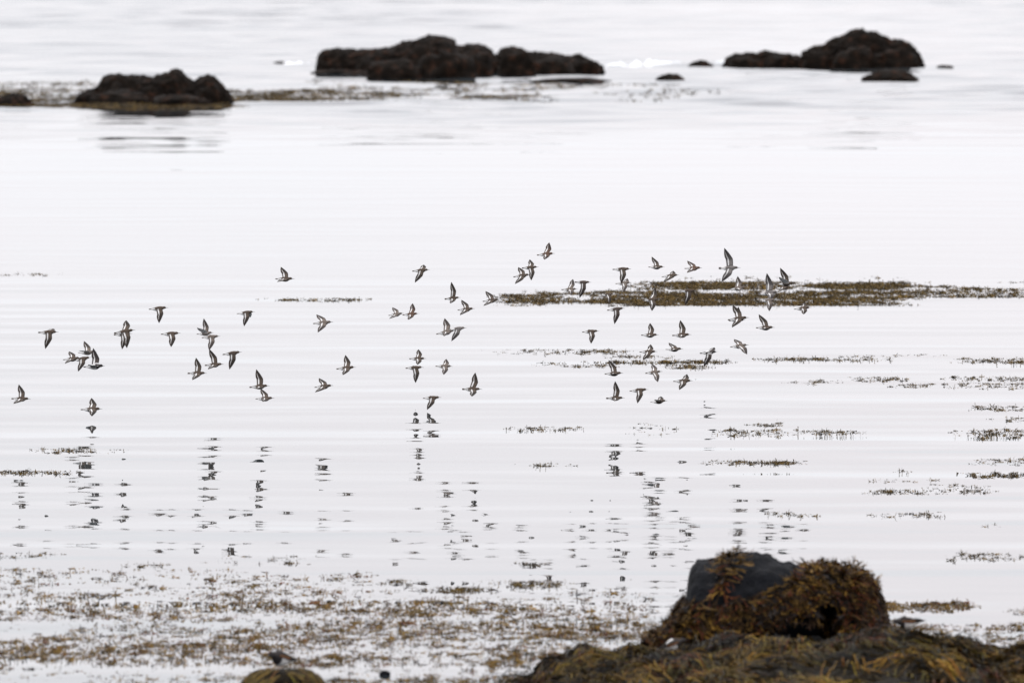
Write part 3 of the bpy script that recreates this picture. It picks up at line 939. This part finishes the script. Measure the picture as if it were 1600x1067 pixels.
        W.ribbon((p + d * h * .6, p + d * h * .9 + sd * h * .5), (w * .8, w * .6), (sd,) * 2, tone, tuple(t * 1.2 for t in tone))
    W.build("seaweed_fronds", e)

build_rock()

# ------------------------------------------------------------------ small weedy boulder at the bottom edge
def weedy_boulder(box, label, seed, strands=500):
    o = boulder("weedy_boulder", box, MAT_REEF, seed=seed, depth=0.8, amp=0.08, boxy=0.9)
    tag(o, label, "rock")
    wx = max(v.co.x for v in o.data.vertices)
    bv = BVHTree.FromPolygons([tuple(v.co) for v in o.data.vertices], [tuple(p.vertices) for p in o.data.polygons])
    W = Weed()
    cols = [(0.11, 0.075, 0.022), (0.05, 0.035, 0.015), (0.025, 0.02, 0.013), (0.14, 0.09, 0.02)]
    vs_ = [v.co.copy() for v in o.data.vertices if v.co.z > 0.02]
    for _ in range(strands):
        p = random.choice(vs_).copy()
        tone = random.choices(cols, [2, 3, 2, 1])[0]
        a = random.uniform(-0.5, 0.5)
        pp, sides = [], []
        L = random.uniform(0.12, 0.3)
        for s in range(6):
            loc, nor, idx, dist = bv.find_nearest(p)
            q = loc + nor * 0.012
            d = Vector((math.copysign(0.9, loc.x) * 0.8 + a, -0.25, -0.35))
            t = (d - nor * d.dot(nor)).normalized()
            pp.append(q)
            sides.append((t.cross(nor) + nor * random.uniform(-.6, .6)).normalized())
            p = q + t * L / 6
        w = random.uniform(0.006, 0.012)
        W.ribbon(pp, [w] * 6, sides, tone, tuple(c * random.uniform(0.8, 1.5) for c in tone))
    W.build("seaweed_strands", o)
    return o

near_boulder = weedy_boulder((376, 512, 1046, 1085), "small weed covered rock at the bottom edge, left of centre", 71)
stone = boulder("small_stone", (592, 610, 1047, 1055), MAT_STONE, seed=80, amp=0.08)
tag(stone, "small dark round stone poking out of the near weed at bottom centre", "stone")

# ------------------------------------------------------------------ birds
RINGS = np.array([  # x, centre z, half height, half width (units of the bird's length, bill tip to tail tip)
    (-0.50, 0.004, 0.006, 0.050), (-0.46, 0.003, 0.009, 0.058), (-0.40, 0.000, 0.014, 0.054), (-0.33, -0.003, 0.028, 0.046),
    (-0.25, -0.008, 0.050, 0.056), (-0.15, -0.013, 0.074, 0.076), (-0.05, -0.016, 0.091, 0.090), (0.04, -0.015, 0.096, 0.094),
    (0.12, -0.008, 0.088, 0.086), (0.18, 0.006, 0.070, 0.068), (0.225, 0.019, 0.056, 0.052), (0.262, 0.029, 0.053, 0.047),
    (0.300, 0.032, 0.051, 0.045), (0.335, 0.028, 0.040, 0.035), (0.360, 0.022, 0.022, 0.019), (0.375, 0.018, 0.010, 0.009)])
RINGS[:, 2:] *= np.where(RINGS[:, :1] > 0.2, 1.26, 1.34)
NX, NT = 34, 12
XS = np.concatenate([np.linspace(-0.5, -0.12, 9)[:-1], np.linspace(-0.12, 0.17, 12), np.linspace(0.17, 0.375, 15)[1:]])
NX = len(XS)
I0, I1 = 8, 19           # rings spanned by the wing root
KIND = {  # upper parts, wing coverts, flight feathers, breast, belly, head
    'd': ((0.080, 0.059, 0.045), (0.087, 0.068, 0.053), (0.024, 0.020, 0.017), (0.080, 0.064, 0.053), (0.029, 0.024, 0.021), (0.080, 0.061, 0.047)),
    'r': ((0.101, 0.059, 0.040), (0.104, 0.066, 0.048), (0.027, 0.020, 0.017), (0.095, 0.064, 0.048), (0.053, 0.037, 0.029), (0.095, 0.055, 0.037)),
    'g': ((0.151, 0.125, 0.105), (0.151, 0.125, 0.105), (0.038, 0.032, 0.030), (0.154, 0.134, 0.122), (0.192, 0.172, 0.160), (0.134, 0.112, 0.096)),
    'k': ((0.176, 0.160, 0.151), (0.172, 0.157, 0.147), (0.032, 0.029, 0.029), (0.230, 0.211, 0.198), (0.352, 0.332, 0.320), (0.160, 0.140, 0.128)),
    'x': ((0.080, 0.062, 0.052), (0.085, 0.066, 0.056), (0.025, 0.021, 0.020), (0.09, 0.075, 0.065), (0.05, 0.04, 0.037), (0.085, 0.066, 0.054)),
    't': ((0.040, 0.034, 0.032), (0.065, 0.052, 0.046), (0.022, 0.019, 0.018), (0.020, 0.018, 0.018), (0.62, 0.60, 0.58), (0.045, 0.04, 0.038)),
}
WHITE = (0.72, 0.71, 0.69)
MAT_BILL = None

def lerp3(a, b, t):
    return tuple(a[i] * (1 - t) + b[i] * t for i in range(3))

def body_colour(kind, x, ct, st):
    """st: +1 back, -1 belly"""
    up, cov, fl, br, be, hd = KIND[kind]
    if x < -0.40:
        return lerp3(fl, WHITE, 0.5) if abs(ct) > 0.75 else lerp3(fl, up, 0.4)
    if x < -0.20:                                      # rump: dark middle, white sides
        if st > 0.80:
            return fl if kind != 'k' else lerp3(up, WHITE, 0.35)
        return WHITE
    if x > 0.20:
        if kind == 't' and st < -0.2 and x < 0.26:
            return br
        return lerp3(hd, br, 0.3) if st < -0.5 else hd
    if st > 0.05:
        if kind == 't' and -0.2 < x < 0.02 and st > 0.85:
            return WHITE
        return up
    if x > 0.07:
        return br
    if x < -0.13:
        return lerp3(WHITE, be, 0.15)
    return lerp3(br, be, 0.5) if st > -0.25 else be

def wing_colour(kind, t, c, upper):
    """t along the span, c across: 0 trailing edge, 1 leading edge"""
    up, cov, fl, br, be, hd = KIND[kind]
    if not upper:
        base = (0.62, 0.60, 0.58) if c > 0.3 else (0.42, 0.40, 0.39)
        return lerp3(base, fl, max(0, t - 0.6) * 1.2) if t > 0.6 else base
    lo, hi = (0.25, 0.37) if t < 0.45 else (0.26 + (t - 0.45) * 0.3, 0.36 + (t - 0.45) * 0.25)
    if kind == 't' and t < 0.14 and c > 0.25:
        return WHITE
    if t > 0.06 and t < 0.80 and lo <= c <= hi:
        return lerp3(WHITE, (0.3, 0.28, 0.26), min(1, max(0, (t - 0.4) * 2.2)))
    if c < lo:                                          # secondaries and inner primaries
        edge = c < 0.09 and t < 0.5
        return (0.5, 0.48, 0.46) if edge else lerp3(fl, cov, 0.35 if t < 0.45 else 0.2 + 0.9 * max(0, 0.22 - abs(c - 0.2)))
    if t > 0.40:
        return lerp3(fl, cov, max(0, 0.35 - (t - 0.40)))
    return cov if c < 0.86 else lerp3(cov, fl, 0.5)

def catmull(p, t):
    """three points at t = 0, 0.42, 1: smooth curve through them"""
    k = 0.42
    a = [((t - k) * (t - 1)) / (k * 1.0), (t * (t - 1)) / (k * (k - 1)), (t * (t - k)) / (1 - k)]
    lin = (p[0] * (1 - t / k) + p[1] * (t / k)) if t < k else (p[1] * (1 - (t - k) / (1 - k)) + p[2] * ((t - k) / (1 - k)))
    q = p[0] * a[0] + p[1] * a[1] + p[2] * a[2]
    return lin * 0.55 + q * 0.45

def wing_points(tipx, tipz, sign, R=0.90, nspan=13):
    """2-D planform turned to the elevation that puts the tip at (tipx, tipz) seen from the side"""
    r = math.hypot(tipx, tipz)
    if r > R * 0.98:
        R = r * 1.02
    ut = math.sqrt(max(0.02, R * R - tipx * tipx))
    el = math.asin(max(-1, min(1, tipz / ut)))
    arm, hand = 0.40 * R, 0.66 * R
    d = R
    cosA = (arm * arm + d * d - hand * hand) / (2 * arm * d)
    A = math.acos(max(-1, min(1, cosA)))
    base = math.atan2(tipx, ut)
    wrist = np.array([math.cos(base + A) * arm, math.sin(base + A) * arm])     # (outwards, forwards)
    tip = np.array([ut, tipx])
    perp = np.array([math.sin(base), -math.cos(base)])
    q = wrist + perp * 0.315 + np.array([0.01, -0.02])
    lead = [np.array([0.0, 0.02]), wrist, tip]
    trail = [np.array([0.0, -0.27]), q, tip + perp * 0.004]
    return lead, trail, el

def make_bird(name, kind, L, far, near, roll, folded=False):
    """one continuous skin: body rings with the wings growing out of openings in its sides"""
    V, Cc, F = [], [], []
    cr, sr = math.cos(roll), math.sin(roll)
    for x in XS:
        zc, hh, hw = (np.interp(x, RINGS[:, 0], RINGS[:, k]) for k in (1, 2, 3))
        for k in range(NT):
            ph = math.radians(15 + 30 * k)
            if folded:
                g = 1 + 0.45 * math.exp(-((x + 0.02) / 0.2) ** 2)
                hh, hw = np.interp(x, RINGS[:, 0], RINGS[:, 2]) * g, np.interp(x, RINGS[:, 0], RINGS[:, 3]) * g
            y, z = hw * math.cos(ph), zc + hh * math.sin(ph)
            V.append((x, y * cr - z * sr, y * sr + z * cr))
            Cc.append(body_colour(kind, x, math.cos(ph), math.sin(ph)))
    for i in range(NX - 1):
        for k in range(NT):
            hole = (not folded) and I0 <= i < I1 and k in (0, 4)
            if hole:
                continue
            a, b = i * NT + k, i * NT + (k + 1) % NT
            F.append((a, a + NT, b + NT, b))
    F.append(tuple(range(NT)))
    F.append(tuple((NX - 1) * NT + k for k in reversed(range(NT))))
    if not folded:
        nc = I1 - I0
        for side, tip in ((1, far), (-1, near)):
            ku, kl = (1, 0) if side == 1 else (4, 5)
            lead, trail, el = wing_points(tip[0], tip[1], side)
            prev_u = [(I0 + j) * NT + ku for j in range(nc + 1)]
            prev_l = [(I0 + j) * NT + kl for j in range(nc + 1)]
            sh_y, sh_z = side * 0.055, 0.035
            sy, sz = sh_y * cr - sh_z * sr, sh_y * sr + sh_z * cr
            sx = 0.13
            flex = random.uniform(-0.10, 0.14)
            for t in (0.05, 0.11, 0.18, 0.26, 0.34, 0.42, 0.50, 0.58, 0.66, 0.74, 0.82, 0.90, 0.96, 1.0):
                le, tr = catmull(lead, t), catmull(trail, t)
                if t > 0.5:                            # fuller, pointed hand
                    bul = math.sin(math.pi * (t - 0.42) / 0.58) * 0.045
                    tr = tr + np.array([0.3, -1.0]) * bul
                th = 0.013 * (1 - 0.8 * t) + 0.0015
                cu, cl = [], []
                for j in range(nc + 1):
                    c = j / nc
                    p = tr * (1 - c) + le * c
                    u, f = p
                    e = el + flex * (t - 0.3) * (1 if el > -0.2 else -1)
                    prof = th * (0.25 + 1.5 * math.sqrt(max(0, c * (1 - c))) * (0.6 + 0.8 * c))
                    camb = 0.022 * math.sin(math.pi * c) * (1 - t)
                    for up in (1, -1):
                        w = camb + prof * up * 0.5
                        yy = side * (u * math.cos(e) - w * math.sin(e))
                        zz = u * math.sin(e) + w * math.cos(e)
                        V.append((sx + f, sy + yy, sz + zz))
                        Cc.append(wing_colour(kind, t, c, up == 1))
                        (cu if up == 1 else cl).append(len(V) - 1)
                for j in range(nc):
                    fu = (prev_u[j], prev_u[j + 1], cu[j + 1], cu[j])
                    fl_ = (prev_l[j], cl[j], cl[j + 1], prev_l[j + 1])
                    if side == 1:
                        fu, fl_ = fu[::-1], fl_[::-1]
                    F += [fu[::-1], fl_[::-1]]
                F.append((prev_u[0], cu[0], cl[0], prev_l[0]))
                F.append((prev_u[nc], prev_l[nc], cl[nc], cu[nc]))
                prev_u, prev_l = cu, cl
            F += [(prev_u[j], prev_u[j + 1], prev_l[j + 1], prev_l[j]) for j in range(nc)]
    me = bpy.data.meshes.new(name)
    me.from_pydata([(a * L, b * L, c * L) for a, b, c in V], [], F)
    bm = bmesh.new()
    bm.from_mesh(me)
    bmesh.ops.recalc_face_normals(bm, faces=bm.faces)
    bm.to_mesh(me)
    bm.free()
    a = me.color_attributes.new("tint", 'FLOAT_COLOR', 'POINT')
    cc = np.ones((len(V), 4), dtype=np.float32)
    cc[:, :3] = np.array(Cc, dtype=np.float32)
    a.data.foreach_set("color", cc.ravel())
    me.polygons.foreach_set("use_smooth", [True] * len(me.polygons))
    me.materials.append(MAT_FEATHER)
    return me

def plain(name, col, rough):
    m, n, l, b = material(name)
    no = n.new("ShaderNodeTexNoise")
    no.inputs['Scale'].default_value = 90
    r = n.new("ShaderNodeValToRGB")
    r.color_ramp.elements[0].color = (*[c * 0.7 for c in col], 1)
    r.color_ramp.elements[1].color = (*[c * 1.3 for c in col], 1)
    l.new(no.outputs['Fac'], r.inputs['Fac'])
    l.new(r.outputs['Color'], b.inputs['Base Color'])
    b.inputs['Roughness'].default_value = rough
    return m

MAT_BILL = plain("dark_horn", (0.02, 0.017, 0.015), 0.45)
MAT_EYE = plain("dark_eye", (0.006, 0.005, 0.004), 0.1)
MAT_LEG = plain("orange_leg", (0.35, 0.11, 0.03), 0.5)

def bill_mesh(short):
    V, F = [], []
    n = 5
    tip = 0.5 if not short else 0.46
    for i in range(n):
        t = i / (n - 1)
        x = 0.355 + (tip - 0.355) * t
        z = 0.020 - 0.018 * t * t
        r = 0.013 * (1 - t) + 0.0035
        for k in range(6):
            a = math.pi / 3 * k
            V.append((x, r * 0.8 * math.cos(a), z + r * math.sin(a)))
    for i in range(n - 1):
        for k in range(6):
            a, b = i * 6 + k, i * 6 + (k + 1) % 6
            F.append((a, b, b + 6, a + 6))
    F.append(tuple(range(5, -1, -1)))
    F.append(tuple((n - 1) * 6 + k for k in range(6)))
    me = bpy.data.meshes.new("bill")
    me.from_pydata(V, [], F)
    me.polygons.foreach_set("use_smooth", [True] * len(me.polygons))
    me.materials.append(MAT_BILL)
    return me

def eye_mesh():
    bm = bmesh.new()
    bmesh.ops.create_icosphere(bm, subdivisions=1, radius=0.011)
    me = bpy.data.meshes.new("eye")
    bm.to_mesh(me)
    bm.free()
    me.polygons.foreach_set("use_smooth", [True] * len(me.polygons))
    me.materials.append(MAT_EYE)
    return me

BILL, BILL_SHORT, EYE = bill_mesh(False), bill_mesh(True), eye_mesh()

def add_head_parts(o, L, roll, short=False):
    b = bpy.data.objects.new("bill", BILL_SHORT if short else BILL)
    b.parent = o
    b.scale = (L, L, L)
    b.rotation_euler = (roll, 0, 0)
    link(b)
    R = Matrix.Rotation(roll, 3, 'X')
    for s in (-1, 1):
        y = bpy.data.objects.new("eye", EYE)
        y.parent = o
        y.scale = (L, L, L)
        y.location = R @ Vector((0.305, s * 0.042, 0.043)) * L
        link(y)

def fly(bill, tail, far, near, kind, row, label):
    cu, cv = (bill[0] + tail[0]) / 2, (bill[1] + tail[1]) / 2
    Y = ground(cu, row).y
    pos = at_y(cu, cv, Y)
    px = FPX / Y                                        # pixels per metre there
    Lpx = math.hypot(bill[0] - tail[0], bill[1] - tail[1])
    tilt = math.atan2(-(bill[1] - tail[1]), bill[0] - tail[0])
    def rel(p):
        dx, dz = (p[0] - cu) / Lpx, -(p[1] - cv) / Lpx
        c, s = math.cos(-tilt), math.sin(-tilt)
        return dx * c - dz * s - 0.13, dx * s + dz * c
    if far is None and near is None:
        far, near = (-0.2, 0.3), (-0.2, 0.3)
    elif far is None:
        near = rel(near)
        far = (random.uniform(-0.30, -0.2), random.uniform(-0.02, 0.03))
    elif near is None:
        far = rel(far)
        near = (random.uniform(-0.32, -0.22), random.uniform(-0.10, -0.03))
    else:
        far, near = rel(far), rel(near)
    roll = max(-0.15, min(0.75, 0.5 * (math.asin(max(-1, min(1, far[1] / 0.9))) - math.asin(max(-1, min(1, near[1] / 0.9)))) * 0.7))
    L = Lpx / px
    # tips are measured from the body's middle; the wing starts at the turned shoulder
    fy, fz = 0.055, 0.035
    far = (far[0], far[1] - (fy * math.sin(roll) + fz * math.cos(roll)))
    near = (near[0], near[1] - (-fy * math.sin(roll) + fz * math.cos(roll)))
    name = "turnstone" if kind == 't' else "sandpiper"
    o = link(bpy.data.objects.new(name, make_bird(name, kind, L, far, near, roll)))
    o.location = pos
    o.rotation_euler = (0, -tilt, 0)
    tag(o, label, "bird", "wading birds flying low over the water")
    add_head_parts(o, L, roll, kind == 't')
    return o

for rec in BIRDS:
    fly(*rec)

# turnstones standing on the near weed
def stand(u, v, L, heading, label, kind='t', Y=None, tilt=0.2, zfix=None):
    """u, v: where the belly is seen; L: length in metres; heading 0 = right, pi = left"""
    pos = at_y(u, v, Y)
    me = make_bird("standing_turnstone", kind, L, None, None, 0.0, folded=True)
    o = link(bpy.data.objects.new("standing_turnstone", me))
    o.location = pos
    o.rotation_euler = (0, -tilt, heading)
    tag(o, label, "bird", "turnstones resting on the near weed")
    add_head_parts(o, L, 0.0, True)
    # folded wings lie along the sides, legs reach down
    for s in (-1, 1):
        V, Cc, F = [], [], []
        n = 9
        for i in range(n):
            t = i / (n - 1)
            x = 0.15 - 0.60 * t
            hh = 0.058 * math.sin(math.pi * min(1, 0.12 + t * 0.88)) ** 0.6 + 0.004
            yc = np.interp(x, RINGS[:, 0], RINGS[:, 3]) * (1 + 0.45 * math.exp(-((x + 0.02) / 0.2) ** 2)) * 0.97 + 0.006
            for k in range(5):
                a = (k / 4 - 0.5) * 2
                V.append(((x) * L, s * (yc + 0.012 * (1 - a * a)) * L, (0.042 - 0.03 * t + a * hh) * L))
                Cc.append((0.16, 0.075, 0.035) if (k in (1, 2) and t < 0.6) else (0.035, 0.03, 0.027))
        for i in range(n - 1):
            for k in range(4):
                p = i * 5 + k
                F.append((p, p + 1, p + 6, p + 5))
        mesh_obj("folded_wing", V, F, MAT_FEATHER, o, Cc)
        gz = zfix if zfix is not None else 0.0
        bm = bmesh.new()
        h = 0.30 * L
        bmesh.ops.create_cone(bm, cap_ends=True, segments=6, radius1=0.009 * L, radius2=0.012 * L, depth=h)
        lm = bpy.data.meshes.new("leg")
        bm.to_mesh(lm)
        bm.free()
        lm.materials.append(MAT_LEG)
        lg = bpy.data.objects.new("leg", lm)
        lg.parent = o
        lg.location = (-0.02 * L, s * 0.035 * L, -0.085 * L - h / 2 + 0.03 * L)
        lg.rotation_euler = (0, tilt, 0)
        link(lg)
    return o

stand(438, 1027, 0.31, math.pi + 0.8, "black and white turnstone standing behind the small rock at bottom left", Y=78.2)
stand(917, 1012, 0.24, math.pi + 0.6, "turnstone with chestnut back crouching on the reef's left end", Y=78.3)
stand(1052, 1006, 0.24, 0.12, "dark turnstone with white belly crouching at the big rock's left foot", Y=77.9, tilt=0.3)
stand(1417, 971, 0.27, math.pi + 0.15, "turnstone with chestnut back standing right of the big weedy rock", Y=78.4, tilt=-0.05)
